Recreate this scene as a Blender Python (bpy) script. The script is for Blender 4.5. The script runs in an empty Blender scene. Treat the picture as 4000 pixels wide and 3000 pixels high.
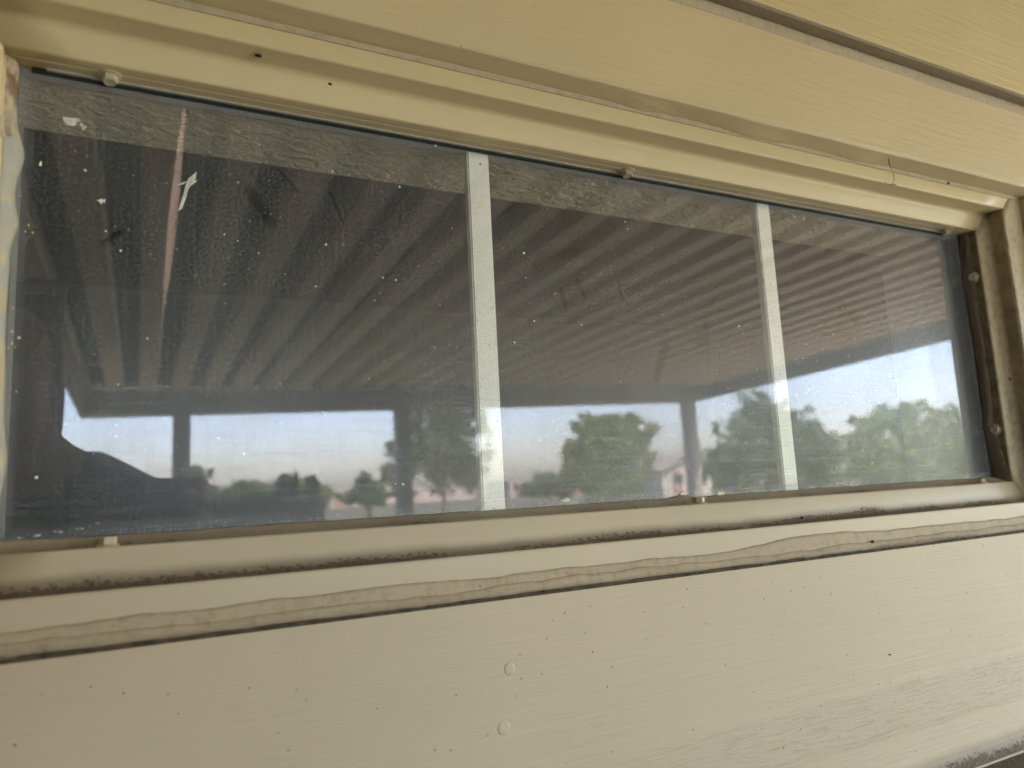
import bpy, bmesh, math, random
from mathutils import Vector, Matrix, noise as mnoise
random.seed(7)
S = bpy.context.scene
COL = S.collection
R = math.radians

# ------------------------------------------------------------------ camera
cam_d = bpy.data.cameras.new('camera')
cam = bpy.data.objects.new('camera', cam_d); COL.objects.link(cam)
YAW, PIT, ROL = .475042, .140954, -.0509932
fwd = Vector((math.sin(YAW)*math.cos(PIT), math.cos(YAW)*math.cos(PIT), math.sin(PIT)))
right0 = Vector((math.cos(YAW), -math.sin(YAW), 0)); up0 = right0.cross(fwd)
cr = math.cos(ROL)*right0 + math.sin(ROL)*up0
cu = -math.sin(ROL)*right0 + math.cos(ROL)*up0
CAMP = Vector((0, -.5, 0))
m = Matrix((cr, cu, -fwd)).transposed().to_4x4(); m.translation = CAMP
cam.matrix_world = m
cam_d.sensor_width = 36; cam_d.lens = 2835.1/4000*36
cam_d.clip_start = .01; cam_d.clip_end = 3000
cam_d.dof.use_dof = True; cam_d.dof.focus_distance = .60; cam_d.dof.aperture_fstop = 5.8
S.camera = cam

# ------------------------------------------------------------------ sky, sun, exposure
SUN_EL, SUN_AZ = R(56), R(28)          # azimuth measured from +Y (behind the house) towards +X
W = bpy.data.worlds.new('World'); S.world = W; W.use_nodes = True
nt = W.node_tree; nt.nodes.clear()
sky = nt.nodes.new('ShaderNodeTexSky'); sky.sky_type = 'NISHITA'; sky.sun_disc = False
sky.sun_elevation = SUN_EL; sky.sun_rotation = SUN_AZ; sky.air_density = 1.0; sky.dust_density = 2.0; sky.ozone_density = 1.0
bg = nt.nodes.new('ShaderNodeBackground'); bg.inputs[1].default_value = .15
wo = nt.nodes.new('ShaderNodeOutputWorld')
nt.links.new(sky.outputs[0], bg.inputs[0]); nt.links.new(bg.outputs[0], wo.inputs[0])
sl = bpy.data.lights.new('sun', 'SUN'); sl.energy = 3.2; sl.angle = R(.5); sl.color = (1, .94, .84)
sun = bpy.data.objects.new('sun', sl); COL.objects.link(sun)
sdir = Vector((math.sin(SUN_AZ)*math.cos(SUN_EL), math.cos(SUN_AZ)*math.cos(SUN_EL), math.sin(SUN_EL)))
sun.rotation_euler = sdir.to_track_quat('Z', 'Y').to_euler(); sun.location = (0, 0, 20)
S.view_settings.view_transform = 'Standard'; S.view_settings.look = 'None'
S.view_settings.gamma = 1; S.view_settings.use_curve_mapping = False
S.view_settings.exposure = 4.12
S.cycles.max_bounces = 6; S.cycles.diffuse_bounces = 3; S.cycles.glossy_bounces = 4
S.cycles.transparent_max_bounces = 16
S.cycles.sample_clamp_indirect = 3
S.cycles.use_denoising = True
S.cycles.time_limit = 1000          # safety on a busy machine
S.cycles.use_adaptive_sampling = False
S.cycles.use_guiding = True; S.cycles.use_surface_guiding = True

# ------------------------------------------------------------------ node helpers
class N:
    def __init__(s, name):
        s.m = bpy.data.materials.new(name); s.m.use_nodes = True
        s.t = s.m.node_tree; s.t.nodes.clear()
        s.out = s.t.nodes.new('ShaderNodeOutputMaterial')
        s.co = s.t.nodes.new('ShaderNodeTexCoord').outputs['Object']
    def n(s, typ, **kw):
        x = s.t.nodes.new(typ)
        for k, v in kw.items(): setattr(x, k, v)
        return x
    def l(s, a, b): s.t.links.new(a, b)
    def put(s, inp, v):
        if isinstance(v, bpy.types.NodeSocket): s.l(v, inp)
        else: inp.default_value = v
    def math(s, op, a, b=0.0, c=None, clamp=False):
        x = s.n('ShaderNodeMath', operation=op); x.use_clamp = clamp
        s.put(x.inputs[0], a); s.put(x.inputs[1], b)
        if c is not None: s.put(x.inputs[2], c)
        return x.outputs[0]
    def vm(s, op, a, b=None):
        x = s.n('ShaderNodeVectorMath', operation=op); s.put(x.inputs[0], a)
        if b is not None:
            s.put(x.inputs['Scale'] if op == 'SCALE' else x.inputs[1], b)
        return x.outputs['Value'] if op in ('DOT_PRODUCT', 'LENGTH', 'DISTANCE') else x.outputs[0]
    def scale(s, v, co=None): return s.vm('MULTIPLY', co or s.co, v)
    def noise(s, sc, det=3, rough=.55, co=None, dist=0):
        x = s.n('ShaderNodeTexNoise'); s.l(co or s.co, x.inputs['Vector'])
        x.inputs['Scale'].default_value = sc; x.inputs['Detail'].default_value = det
        x.inputs['Roughness'].default_value = rough; x.inputs['Distortion'].default_value = dist
        return x.outputs['Fac']
    def vor(s, sc, co=None, feature='F1'):
        x = s.n('ShaderNodeTexVoronoi', feature=feature); s.l(co or s.co, x.inputs['Vector'])
        x.inputs['Scale'].default_value = sc
        return x
    def ramp(s, v, a, b, lo=0.0, hi=1.0):          # smooth map range
        x = s.n('ShaderNodeMapRange', interpolation_type='SMOOTHSTEP')
        s.put(x.inputs[0], v); x.inputs[1].default_value = a; x.inputs[2].default_value = b
        x.inputs[3].default_value = lo; x.inputs[4].default_value = hi
        return x.outputs[0]
    def mix(s, f, a, b):
        x = s.n('ShaderNodeMix', data_type='RGBA'); s.put(x.inputs[0], f)
        for i, v in ((6, a), (7, b)):
            s.put(x.inputs[i], v if isinstance(v, bpy.types.NodeSocket) else (*v[:3], 1))
        return x.outputs[2]
    def sep(s):
        x = s.n('ShaderNodeSeparateXYZ'); s.l(s.co, x.inputs[0]); return x.outputs
    def bump(s, h, strength=.3, dist=.001, nrm=None):
        x = s.n('ShaderNodeBump'); x.inputs['Strength'].default_value = strength
        x.inputs['Distance'].default_value = dist; s.l(h, x.inputs['Height'])
        if nrm is not None: s.l(nrm, x.inputs['Normal'])
        return x.outputs[0]
    def bsdf(s, col, rough=.5, nrm=None, metal=0, spec=.5, **kw):
        x = s.n('ShaderNodeBsdfPrincipled')
        s.put(x.inputs['Base Color'], col if isinstance(col, bpy.types.NodeSocket) else (*col[:3], 1))
        s.put(x.inputs['Roughness'], rough); x.inputs['Metallic'].default_value = metal
        x.inputs['Specular IOR Level'].default_value = spec
        for k, v in kw.items(): s.put(x.inputs[k], v)
        if nrm is not None: s.l(nrm, x.inputs['Normal'])
        return x.outputs[0]
    def done(s, sh): s.l(sh, s.out.inputs[0]); return s.m

def specks(b, sc, size, keep, co=None, jitter=True):
    """sparse irregular dots; returns 0..1 mask"""
    pos = co or b.co
    if jitter:
        nz_ = b.n('ShaderNodeTexNoise'); b.l(pos, nz_.inputs['Vector']); nz_.inputs['Scale'].default_value = sc*5; nz_.inputs['Detail'].default_value = 0
        pos = b.vm('ADD', pos, b.vm('SCALE', nz_.outputs['Color'], .18/sc))
    v = b.vor(sc, pos)
    sp = b.n('ShaderNodeSeparateColor'); b.l(v.outputs['Color'], sp.inputs[0])
    k = b.math('GREATER_THAN', sp.outputs[0], 1-keep)
    rad = b.math('MULTIPLY_ADD', sp.outputs[1], size*.8, size*.2)
    d = b.math('LESS_THAN', v.outputs['Distance'], rad)
    return b.math('MULTIPLY', k, d)

TAN = (.655, .52, .31)
def paint(name, col=TAN, grain=0.0, dirt=None, patch=False, rough=.5, fleck=.30, bumps=.25, dust=0.0):
    b = N(name)
    big = b.noise(5, 4)
    c = b.mix(b.ramp(big, .3, .75), [x*.96 for x in col], [min(1, x*1.03) for x in col])
    fine = b.noise(420, 2)
    lum = b.noise(38, 3)
    h = b.math('MULTIPLY_ADD', fine, .25, b.math('MULTIPLY', lum, .8))
    sp = specks(b, 190, .13, fleck*.40)
    sp2 = specks(b, 42, .035, fleck*.6)
    blob = specks(b, 95, .22, .10)
    h = b.math('ADD', h, b.math('MULTIPLY', blob, .55*bumps*2))
    if grain:
        br = b.noise(1, 4, .6, b.scale((5, 5, 70)), .3)
        h = b.math('MULTIPLY_ADD', br, 1.6, h)
        g = b.noise(1, 5, .62, b.scale((9, 9, 330)), .4)
        g2 = b.noise(1, 3, .6, b.scale((26, 26, 700)))
        gg = b.math('MULTIPLY_ADD', g, 1.3, b.math('MULTIPLY', g2, .6))
        h = b.math('MULTIPLY_ADD', gg, grain*2.2, h)
        c = b.mix(b.ramp(g, .58, .74, 0, .13*min(1, grain)), c, [x*.62 for x in col])
    if patch:
        X, Y, Z = b.sep()
        pn = b.noise(14, 3)
        zz = b.math('ADD', Z, b.math('MULTIPLY_ADD', pn, .014, -.007))
        mk = b.math('MULTIPLY', b.ramp(zz, -.236, -.226), b.ramp(zz, -.186, -.196))
        mk = b.math('MULTIPLY', mk, b.ramp(X, .24, .42))
        pg = b.noise(1, 6, .68, b.scale((40, 40, 420)), .9)
        h = b.math('ADD', h, b.math('MULTIPLY', mk, b.math('MULTIPLY', pg, 5.5)))
        c = b.mix(b.math('MULTIPLY', mk, b.ramp(pg, .50, .66, 0, .32)), c, (.27, .21, .15))
    c = b.mix(b.math('MULTIPLY', b.math('MAXIMUM', sp, sp2), .75), c, (.075, .052, .03))
    r = rough
    if dust:
        dn = b.noise(130, 5, .75)
        c = b.mix(b.ramp(dn, .42, .72, 0, dust*.6), c, (.17, .13, .09))
    if dirt:
        # list of (z0, z1): grime lying in a horizontal crevice, ragged towards z1
        X, Y, Z = b.sep()
        rag = b.noise(1, 6, .72, b.scale((260, 260, 420)))
        slow = b.noise(9, 3)
        for (z0, z1, amt) in dirt:
            t = b.n('ShaderNodeMapRange'); b.l(Z, t.inputs[0]); t.inputs[1].default_value = z0; t.inputs[2].default_value = z1; t.clamp = False
            inside = b.math('GREATER_THAN', t.outputs[0], -.03)
            soft = b.math('MULTIPLY', b.ramp(b.math('SUBTRACT', b.math('MULTIPLY_ADD', slow, 1.1, .35), t.outputs[0]), -.25, .6, 0, .78*amt), inside)
            c = b.mix(soft, c, (.235, .18, .135))
            q = b.math('SUBTRACT', b.math('MULTIPLY_ADD', slow, 2.6, b.math('MULTIPLY_ADD', rag, 2.2, -2.15)), b.math('MULTIPLY', t.outputs[0], 1.25))
            mk = b.math('MULTIPLY', b.ramp(q, -.1, .18, 0, amt), inside)
            c = b.mix(mk, c, b.mix(b.ramp(b.noise(700, 3), .35, .65), (.095, .07, .05), (.24, .185, .14)))
            h = b.math('ADD', h, b.math('MULTIPLY', mk, b.math('MULTIPLY', b.noise(430, 4, .7), 1.6)))
            r = b.math('MAXIMUM', mk, rough)
    return b.done(b.bsdf(c, r, b.bump(h, bumps, .0012), spec=.35))

M = {}
M['board'] = paint('painted_wood', grain=1.0, bumps=.30)
M['board_up'] = paint('painted_rough_wood', (.66, .52, .275), grain=1.6, bumps=.4)  # yellower than the lower board: warm bounce light put into the paint
M['board_low'] = paint('painted_wood_lower', (.60, .495, .365), grain=.45, patch=True, bumps=.26, dirt=[(-.277, -.258, .9)])  # same paint as above, greyer: cooler light put into its colour
M['skirt'] = paint('painted_skirt', grain=.5, dirt=[(-.2785, -.290, .95)])
M['raw'] = paint('raw_board_edge', (.30, .245, .165), grain=.4, dust=.6, fleck=.7, bumps=.8)
M['frame'] = paint('frame_enamel', (.66, .53, .31), bumps=.12, rough=.38, fleck=.35)  # yellower than the sill: warm bounce light put into the enamel
M['jamb'] = paint('jamb_enamel', (.50, .40, .265), bumps=.16, rough=.42, fleck=.4, dust=.9)  # brown dust, made heavier to carry the shade on the right jamb
M['sill'] = paint('sill_enamel', (.60, .505, .375), bumps=.14, rough=.42, fleck=.55, dirt=[(-.0437, -.0350, .95)])
M['caulk'] = paint('painted_sealant', (.50, .405, .285), bumps=.8, fleck=.6, dust=.6, rough=.65, dirt=[(-.0745, -.0672, .62)])
M['caulk_sill'] = paint('dirty_sealant', (.47, .40, .30), bumps=.6, rough=.7, fleck=.8, dust=.5, dirt=[(-.0245, -.0172, 1.0)])
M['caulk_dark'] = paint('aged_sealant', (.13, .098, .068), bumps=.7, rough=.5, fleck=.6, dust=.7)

def sealant_grey():
    b = N('smeared_sealant')
    n1 = b.noise(70, 4, .6)
    c = b.mix(b.ramp(n1, .38, .6), (.48, .39, .25), (.37, .36, .32))
    X, Y, Z = b.sep()
    rust = b.math('MULTIPLY', b.ramp(Z, .215, .262), b.ramp(n1, .40, .6))
    c = b.mix(rust, c, (.20, .10, .035))
    return b.done(b.bsdf(c, .5, b.bump(b.noise(160, 4), .4, .001)))
M['caulk_grey'] = sealant_grey()

def simple(name, col, rough=.6, var=.15, sc=20, bumps=0.0, bsc=80, metal=0, spec=.4):
    b = N(name)
    c = b.mix(b.ramp(b.noise(sc, 4), .3, .7), [x*(1-var) for x in col], [min(1, x*(1+var)) for x in col])
    nr = b.bump(b.noise(bsc, 4), bumps, .002) if bumps else None
    return b.done(b.bsdf(c, rough, nr, metal, spec))
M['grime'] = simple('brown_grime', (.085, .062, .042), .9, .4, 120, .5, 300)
M['muntin'] = simple('white_vinyl', (.92, .91, .86), .4, .02, 60, .05, 400)
M['black'] = simple('black_rubber', (.012, .012, .011), .7, .3, 90)
M['vinyl'] = simple('grey_vinyl', (.45, .43, .36), .5, .1, 90)
M['bolt'] = paint('painted_bolt', (.52, .44, .31), bumps=.3, rough=.35, fleck=.2)
M['fleck'] = simple('dried_paint_fleck', (.66, .66, .60), .7, .2, 300, .4, 600)
M['fleck_y'] = simple('pale_paint_spatter', (.70, .66, .47), .6, .12, 300)
M['twig'] = simple('dry_grass', (.05, .035, .02), .9, .3, 60)
M['bug'] = simple('dark_grit', (.022, .014, .010), .8, .3, 60)
M['web'] = simple('cobweb', (.45, .40, .31), .8, .1, 60)

def orange_peel():
    b = N('textured_drywall')
    n1 = b.noise(1, 3, .5, b.scale((85, 130, 130)), .6)
    n2 = b.noise(260, 2)
    h = b.math('MULTIPLY_ADD', b.ramp(n1, .40, .62), 1.0, b.math('MULTIPLY', n2, .25))
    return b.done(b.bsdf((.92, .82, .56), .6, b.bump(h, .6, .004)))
M['drywall'] = orange_peel()
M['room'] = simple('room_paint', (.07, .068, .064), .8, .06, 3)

# smears wiped through the dust film and hair scratches, as segments on the pane (x, z in metres)
def glass(name, film, smear=True):
    b = N(name)
    if not smear:
        fr = b.n('ShaderNodeFresnel'); b.l(b.math('MULTIPLY_ADD', b.n('ShaderNodeNewGeometry').outputs['Backfacing'], 1/1.22-1.22, 1.22), fr.inputs['IOR'])
        tr = b.n('ShaderNodeBsdfTransparent'); tr.inputs[0].default_value = (1, 1, 1, 1)
        gl = b.n('ShaderNodeBsdfGlossy'); gl.inputs['Roughness'].default_value = 0.0
        m1 = b.n('ShaderNodeMixShader'); b.l(fr.outputs[0], m1.inputs[0]); b.l(tr.outputs[0], m1.inputs[1]); b.l(gl.outputs[0], m1.inputs[2])
        return b.done(m1.outputs[0])
    X, Y, Z = b.sep()
    cl = b.noise(4.2, 5, .6, dist=.5)
    gr = b.noise(620, 3, .8)
    wipe = b.noise(1, 5, .65, b.scale((500, 1, 14)), .5)
    wipe2 = b.noise(1, 5, .65, b.scale((16, 1, 420)), .5)
    d = b.math('MULTIPLY_ADD', b.ramp(cl, .25, .8), .65, .45)
    d = b.math('MULTIPLY', d, b.math('MULTIPLY', b.ramp(gr, .36, .68), 1.9))
    lowz = b.ramp(Z, .16, .0)
    lft = b.ramp(X, .35, .10)
    st = b.math('ADD', b.math('MULTIPLY', b.ramp(wipe, .45, .75), b.math('MULTIPLY', lft, .5)),
                b.math('MULTIPLY', b.ramp(wipe2, .45, .75), b.math('MULTIPLY', lowz, .8)))
    d = b.math('MULTIPLY', b.math('ADD', d, st), film)
    if smear:
        segs = SMEARS
        keep = None
        for (x0, z0, x1, z1, wd, amt) in segs:
            A = (x0, 0, z0); BA = (x1-x0, 0, z1-z0); L2 = BA[0]**2+BA[2]**2
            P = b.vm('SUBTRACT', b.vm('MULTIPLY', b.co, (1, 0, 1)), A)
            hh = b.math('MULTIPLY', b.vm('DOT_PRODUCT', P, BA), 1/L2, clamp=True)
            ds = b.vm('DISTANCE', P, b.vm('SCALE', b.vm('ADD', BA, (0, 0, 0)), hh))
            mk = b.ramp(ds, wd, wd*.45, 0, amt)
            keep = mk if keep is None else b.math('MAXIMUM', keep, mk)
        d = b.math('MULTIPLY', d, b.math('SUBTRACT', 1.0, keep))
        sp = specks(b, 300, .15, .30, jitter=False)
        sp2 = specks(b, 85, .055, .07, jitter=False)
        dots = b.math('MULTIPLY', b.math('MAXIMUM', sp2, b.math('MULTIPLY', sp, .55)), .62)
        hz = b.math('ABSOLUTE', b.math('SUBTRACT', b.noise(16, 1, .5, dist=1.6), .5))
        hair = b.math('MULTIPLY', b.ramp(hz, .0030, .0010, 0, .2), b.ramp(b.noise(11, 2), .52, .62))
        sp4 = specks(b, 160, .11, .30, jitter=False)
        dots = b.math('MAXIMUM', dots, b.math('MAXIMUM', hair, b.math('MULTIPLY', sp4, .38)))
        # grimy rim round the edge of the pane
        ez = b.math('MINIMUM', b.math('SUBTRACT', Z, -.0165), b.math('SUBTRACT', .2715, Z))
        ex = b.math('MINIMUM', b.math('SUBTRACT', X, -.072), b.math('SUBTRACT', .868, X))
        e = b.math('ADD', b.math('MINIMUM', ex, ez), b.math('MULTIPLY_ADD', b.noise(120, 4, .7), .010, -.005))
        rim = b.math('MULTIPLY', b.ramp(e, .011, .001), .16)
        d = b.math('ADD', d, rim)
        d = b.math('MAXIMUM', d, dots, clamp=True)
    fr = b.n('ShaderNodeFresnel'); b.l(b.math('MULTIPLY_ADD', b.n('ShaderNodeNewGeometry').outputs['Backfacing'], 1/1.90-1.90, 1.90), fr.inputs['IOR'])
    tr = b.n('ShaderNodeBsdfTransparent'); tr.inputs[0].default_value = (.99, 1, .99, 1)
    gl = b.n('ShaderNodeBsdfGlossy'); gl.inputs['Roughness'].default_value = 0.0
    gl.inputs[0].default_value = (1, .90, 1, 1)
    # very slight waviness of the pane
    bp = b.bump(b.noise(6, 2), .02, .0006); b.l(bp, gl.inputs['Normal'])
    m1 = b.n('ShaderNodeMixShader'); b.l(fr.outputs[0], m1.inputs[0]); b.l(tr.outputs[0], m1.inputs[1])
    g2 = b.n('ShaderNodeBsdfGlossy'); g2.inputs['Roughness'].default_value = .32; g2.inputs[0].default_value = (.93, .95, 1, 1)
    mg = b.n('ShaderNodeMixShader'); b.put(mg.inputs[0], b.math('MULTIPLY_ADD', b.math('ADD', b.math('MULTIPLY', lowz, .35), b.math('ADD', st, b.ramp(cl, .3, .75))), .20, .24)); b.l(gl.outputs[0], mg.inputs[1]); b.l(g2.outputs[0], mg.inputs[2])
    b.l(mg.outputs[0], m1.inputs[2])
    df = b.n('ShaderNodeBsdfDiffuse'); df.inputs[0].default_value = (.53, .55, .60, 1)
    m2 = b.n('ShaderNodeMixShader'); b.put(m2.inputs[0], d); b.l(m1.outputs[0], m2.inputs[1]); b.l(df.outputs[0], m2.inputs[2])
    return b.done(m2.outputs[0])

FPX = 2835.1
def ray(px, py):
    v = cr*((px-2000)/FPX) - cu*((py-1500)/FPX) + fwd
    return v
def onpane(px, py, Y=0.0):
    v = ray(px, py); k = (Y+.5)/v.y
    return CAMP + v*k
def seg(p0, p1, wd, amt=.9):
    a = onpane(*p0); c = onpane(*p1)
    return (a.x, a.z, c.x, c.z, wd, amt)
SMEARS = [seg((2600, 1350), (2572, 1440), .0055), seg((2572, 1430), (2565, 1480), .0045),
          seg((2755, 1270), (2735, 1340), .006, .6), seg((2190, 1130), (2212, 1210), .0024), seg((2255, 1095), (2285, 1165), .0024),
          seg((2110, 1000), (2250, 985), .005, .6), seg((2085, 1035), (2150, 995), .004, .6),
          seg((2400, 1060), (2435, 1180), .0010, .95), seg((2880, 1090), (2740, 1215), .0011, .95), seg((3290, 1190), (3292, 1215), .008, .7), seg((3330, 1225), (3345, 1245), .009, .7),
          seg((970, 740), (1060, 870), .005, .7), seg((1085, 660), (1170, 755), .0012, .95), seg((1290, 750), (1340, 870), .0012, .95),
          seg((400, 950), (470, 905), .0022, .9), seg((2750, 1650), (2760, 1720), .0016, .8)]
M['pane'] = glass('dusty_glass', .15)
M['pane_in'] = glass('clear_glass', .012, False)

# ------------------------------------------------------------------ object helpers
def link(o, parent=None):
    COL.objects.link(o)
    if parent is not None:
        o.parent = parent
        o.matrix_parent_inverse = Matrix.Translation(parent.location).inverted() if not getattr(parent, 'rot', None) else parent.matrix_world.inverted()
    return o
def obj(name, me, mat, parent=None, smooth=False):
    if isinstance(me, bmesh.types.BMesh):
        bm = me; me = bpy.data.meshes.new(name)
        bmesh.ops.recalc_face_normals(bm, faces=bm.faces)
        bm.to_mesh(me); bm.free()
    if mat: me.materials.append(M[mat] if isinstance(mat, str) else mat)
    if smooth:
        for p in me.polygons: p.use_smooth = True
    o = bpy.data.objects.new(name, me)
    return link(o, parent)
def tag(o, label, cat, group=None):
    o['label'] = label; o['category'] = cat
    if group: o['group'] = group
    return o
def struct(o, kind='structure'): o['kind'] = kind; return o
def thing(name, label, cat, loc=(0, 0, 0), group=None):
    o = bpy.data.objects.new(name, None); COL.objects.link(o); o.location = loc; o.empty_display_size = .1
    return tag(o, label, cat, group)
def box(bm, x0, x1, y0, y1, z0, z1, bev=0):
    vs = [bm.verts.new((x, y, z)) for x in (x0, x1) for y in (y0, y1) for z in (z0, z1)]
    fs = [(0, 1, 3, 2), (4, 6, 7, 5), (0, 4, 5, 1), (2, 3, 7, 6), (0, 2, 6, 4), (1, 5, 7, 3)]
    F = [bm.faces.new([vs[i] for i in f]) for f in fs]
    if bev:
        ed = list({e for f in F for e in f.edges})
        bmesh.ops.bevel(bm, geom=ed, offset=bev, segments=2, affect='EDGES')
    return bm
def B(*a, bev=0): return box(bmesh.new(), *a, bev=bev)
def tube(bm, pts, rad, seg=8):
    rings = []
    for i, p in enumerate(pts):
        p = Vector(p)
        t = (Vector(pts[min(i+1, len(pts)-1)])-Vector(pts[max(i-1, 0)])).normalized()
        a = t.orthogonal().normalized(); c = t.cross(a)
        r = rad[i] if isinstance(rad, (list, tuple)) else rad
        rings.append([bm.verts.new(p+(a*math.cos(2*math.pi*k/seg)+c*math.sin(2*math.pi*k/seg))*r) for k in range(seg)])
    for i in range(len(rings)-1):
        for k in range(seg):
            bm.faces.new((rings[i][k], rings[i][(k+1) % seg], rings[i+1][(k+1) % seg], rings[i+1][k]))
    bm.faces.new(rings[0]); bm.faces.new(rings[-1])
    return bm
def nz(x, seed, sc=1.0):
    return mnoise.noise(Vector((x*sc, seed*7.31, seed*3.7)))

# ------------------------------------------------------------------ window measures (metres; outside of glass is y = 0, camera side is -y)
X0, X1, Z0, Z1 = -.077, .871, -.022, .2715
LIP = .041
FL0 = -1.35

# ================================================================== the house wall
wall = thing('house_wall', 'tan painted timber wall with horizontal boards around the small window', 'wall', (.4, 0, -1.35))
def profile_x(name, prof, xa, xb, mat, parent, n=1, wob=0.0, seed=0, smooth=False):
    """closed profile of (o, z) pulled along x; o is distance out of the wall"""
    bm = bmesh.new(); rings = []
    for i in range(n+1):
        x = xa+(xb-xa)*i/n
        rings.append([bm.verts.new((x, -o + wob*nz(x, seed+j*.13, 6), z + wob*nz(x, seed+3+j*.13, 7))) for j, (o, z) in enumerate(prof)])
    k = len(prof)
    for i in range(n):
        for j in range(k):
            bm.faces.new((rings[i][j], rings[i][(j+1) % k], rings[i+1][(j+1) % k], rings[i+1][j]))
    bm.faces.new(rings[0]); bm.faces.new(rings[-1][::-1])
    return obj(name, bm, mat, parent, smooth)
def board(z0, z1, o0, o1, mat, xa=-3, xb=9, n=1, wob=0.0, rnd=.0025):
    pr = [(o0, z0), (o1-rnd, z0), (o1-rnd*.3, z0+rnd*.3), (o1, z0+rnd), (o1, z1-rnd), (o1-rnd*.3, z1-rnd*.3), (o1-rnd, z1), (o0, z1)]
    return profile_x('siding_board', pr, xa, xb, mat, wall, n, wob)
# sheathing behind the boards with the window opening, as four panels
for a in ((-3, X0-.03, -1.35, 1.2), (X1+.03, 9, -1.35, 1.2), (X0-.03, X1+.03, -1.35, Z0-.03), (X0-.03, X1+.03, Z1+.03, 1.2)):
    obj('sheathing', B(a[0], a[1], -.024, .018, a[2], a[3]), 'raw', wall)
board(.3152, .437, .024, .060, 'board', n=120, wob=.0004)            # board right over the window
# the courses above
z = .4233; o = .0725
for i in range(4):
    board(z, z+.155, (.061 if i == 0 else o-.013), o, 'board_up')
    z += .145; o += .010
obj('board_edge', B(-3, 9, -.0722, -.0602, .4196, .4231), 'raw', wall)      # unpainted lower edge of the lap
# smooth bead of filler under that lap
def bead(name, f0, f1, bulge, xa, xb, n, mat, parent, seed=0):
    """strip along x between two wavy lines f(x)->(o,z) with a bulging middle"""
    bm = bmesh.new(); rows = []
    for i in range(n+1):
        x = xa+(xb-xa)*i/n
        p0, p1 = f0(x), f1(x); row = []
        for k in range(7):
            t = k/6; bb = bulge*math.sin(math.pi*t)*(1+.5*nz(x, seed+k*.3, 25))
            row.append(bm.verts.new((x, -(p0[0]+(p1[0]-p0[0])*t+bb), p0[1]+(p1[1]-p0[1])*t)))
        row.append(bm.verts.new((x, -(min(p0[0], p1[0])-.006), p1[1]))); row.append(bm.verts.new((x, -(min(p0[0], p1[0])-.006), p0[1])))
        rows.append(row)
    for i in range(n):
        for k in range(9):
            bm.faces.new((rows[i][k], rows[i][(k+1) % 9], rows[i+1][(k+1) % 9], rows[i+1][k]))
    bm.faces.new(rows[0]); bm.faces.new(rows[-1][::-1])
    return obj(name, bm, mat, parent, True)
bead('sealant_bead', lambda x: (.0606, .4193+.0004*nz(x, 2, 40)), lambda x: (.0603, .4075+.0012*nz(x, 1, 9)), .0006, .2, 1.6, 200, 'caulk', wall)
# below the window: lower board with a flare at its foot, skirt with a ledge, then plain courses
pr = [(.02, -.281), (.053, -.281), (.0505, -.2775), (.0470, -.272), (.0448, -.265), (.0436, -.256), (.043, -.24), (.043, -.0755), (.0424, -.0742), (.041, -.0735), (.02, -.0735)]
profile_x('siding_board', pr, -3, 9, 'board_low', wall)
pr = [(.02, -.46), (.076, -.46), (.076, -.283), (.0755, -.2812), (.074, -.2805), (.0535, -.279), (.02, -.279)]
profile_x('skirt_board', pr, -3, 9, 'skirt', wall)
z = -.46
for i in range(5):
    board(z-.18, z-.0015, .02, .062, 'board'); z -= .18
# boards beside the window
obj('side_board', B(X1+.0605, 9, -.052, -.0245, -.073, .3120, bev=.002), 'board', wall)
obj('side_board', B(-3, X0-.0605, -.052, -.0245, -.073, .3120, bev=.002), 'board', wall)
# filled nail heads in the lower board
for (px, py, r) in ((1990, 2612, .0040), (1968, 2842, .0045)):
    p = onpane(px, py, -.043); bm = bmesh.new()
    bmesh.ops.create_uvsphere(bm, u_segments=14, v_segments=7, radius=1)
    for v in bm.verts: v.co = Vector((p.x+v.co.x*r, -.043-(.00018*v.co.z if v.co.z > 0 else 0)*(1+.8*mnoise.noise(v.co*2.3))-.00002, p.z+v.co.y*r*(1.05+.2*mnoise.noise(v.co*1.7))))
    obj('nail_head', bm, 'board_low', wall, True)

M['stain'] = simple('dark_brown_stain', (.10, .075, .05), .8, .2, 12, .3, 60)
wing = thing('side_wall', 'dark stained board wall closing the left end of the covered patio', 'wall', (-.49, -2.2, FL0))
zz_ = FL0
for i in range(13):
    obj('siding_board', B(-.55, -.4125-.0008*(i % 2), -4.35, -.08, zz_, min(zz_+.178, .985), bev=.003), 'stain', wing); zz_ += .18
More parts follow.
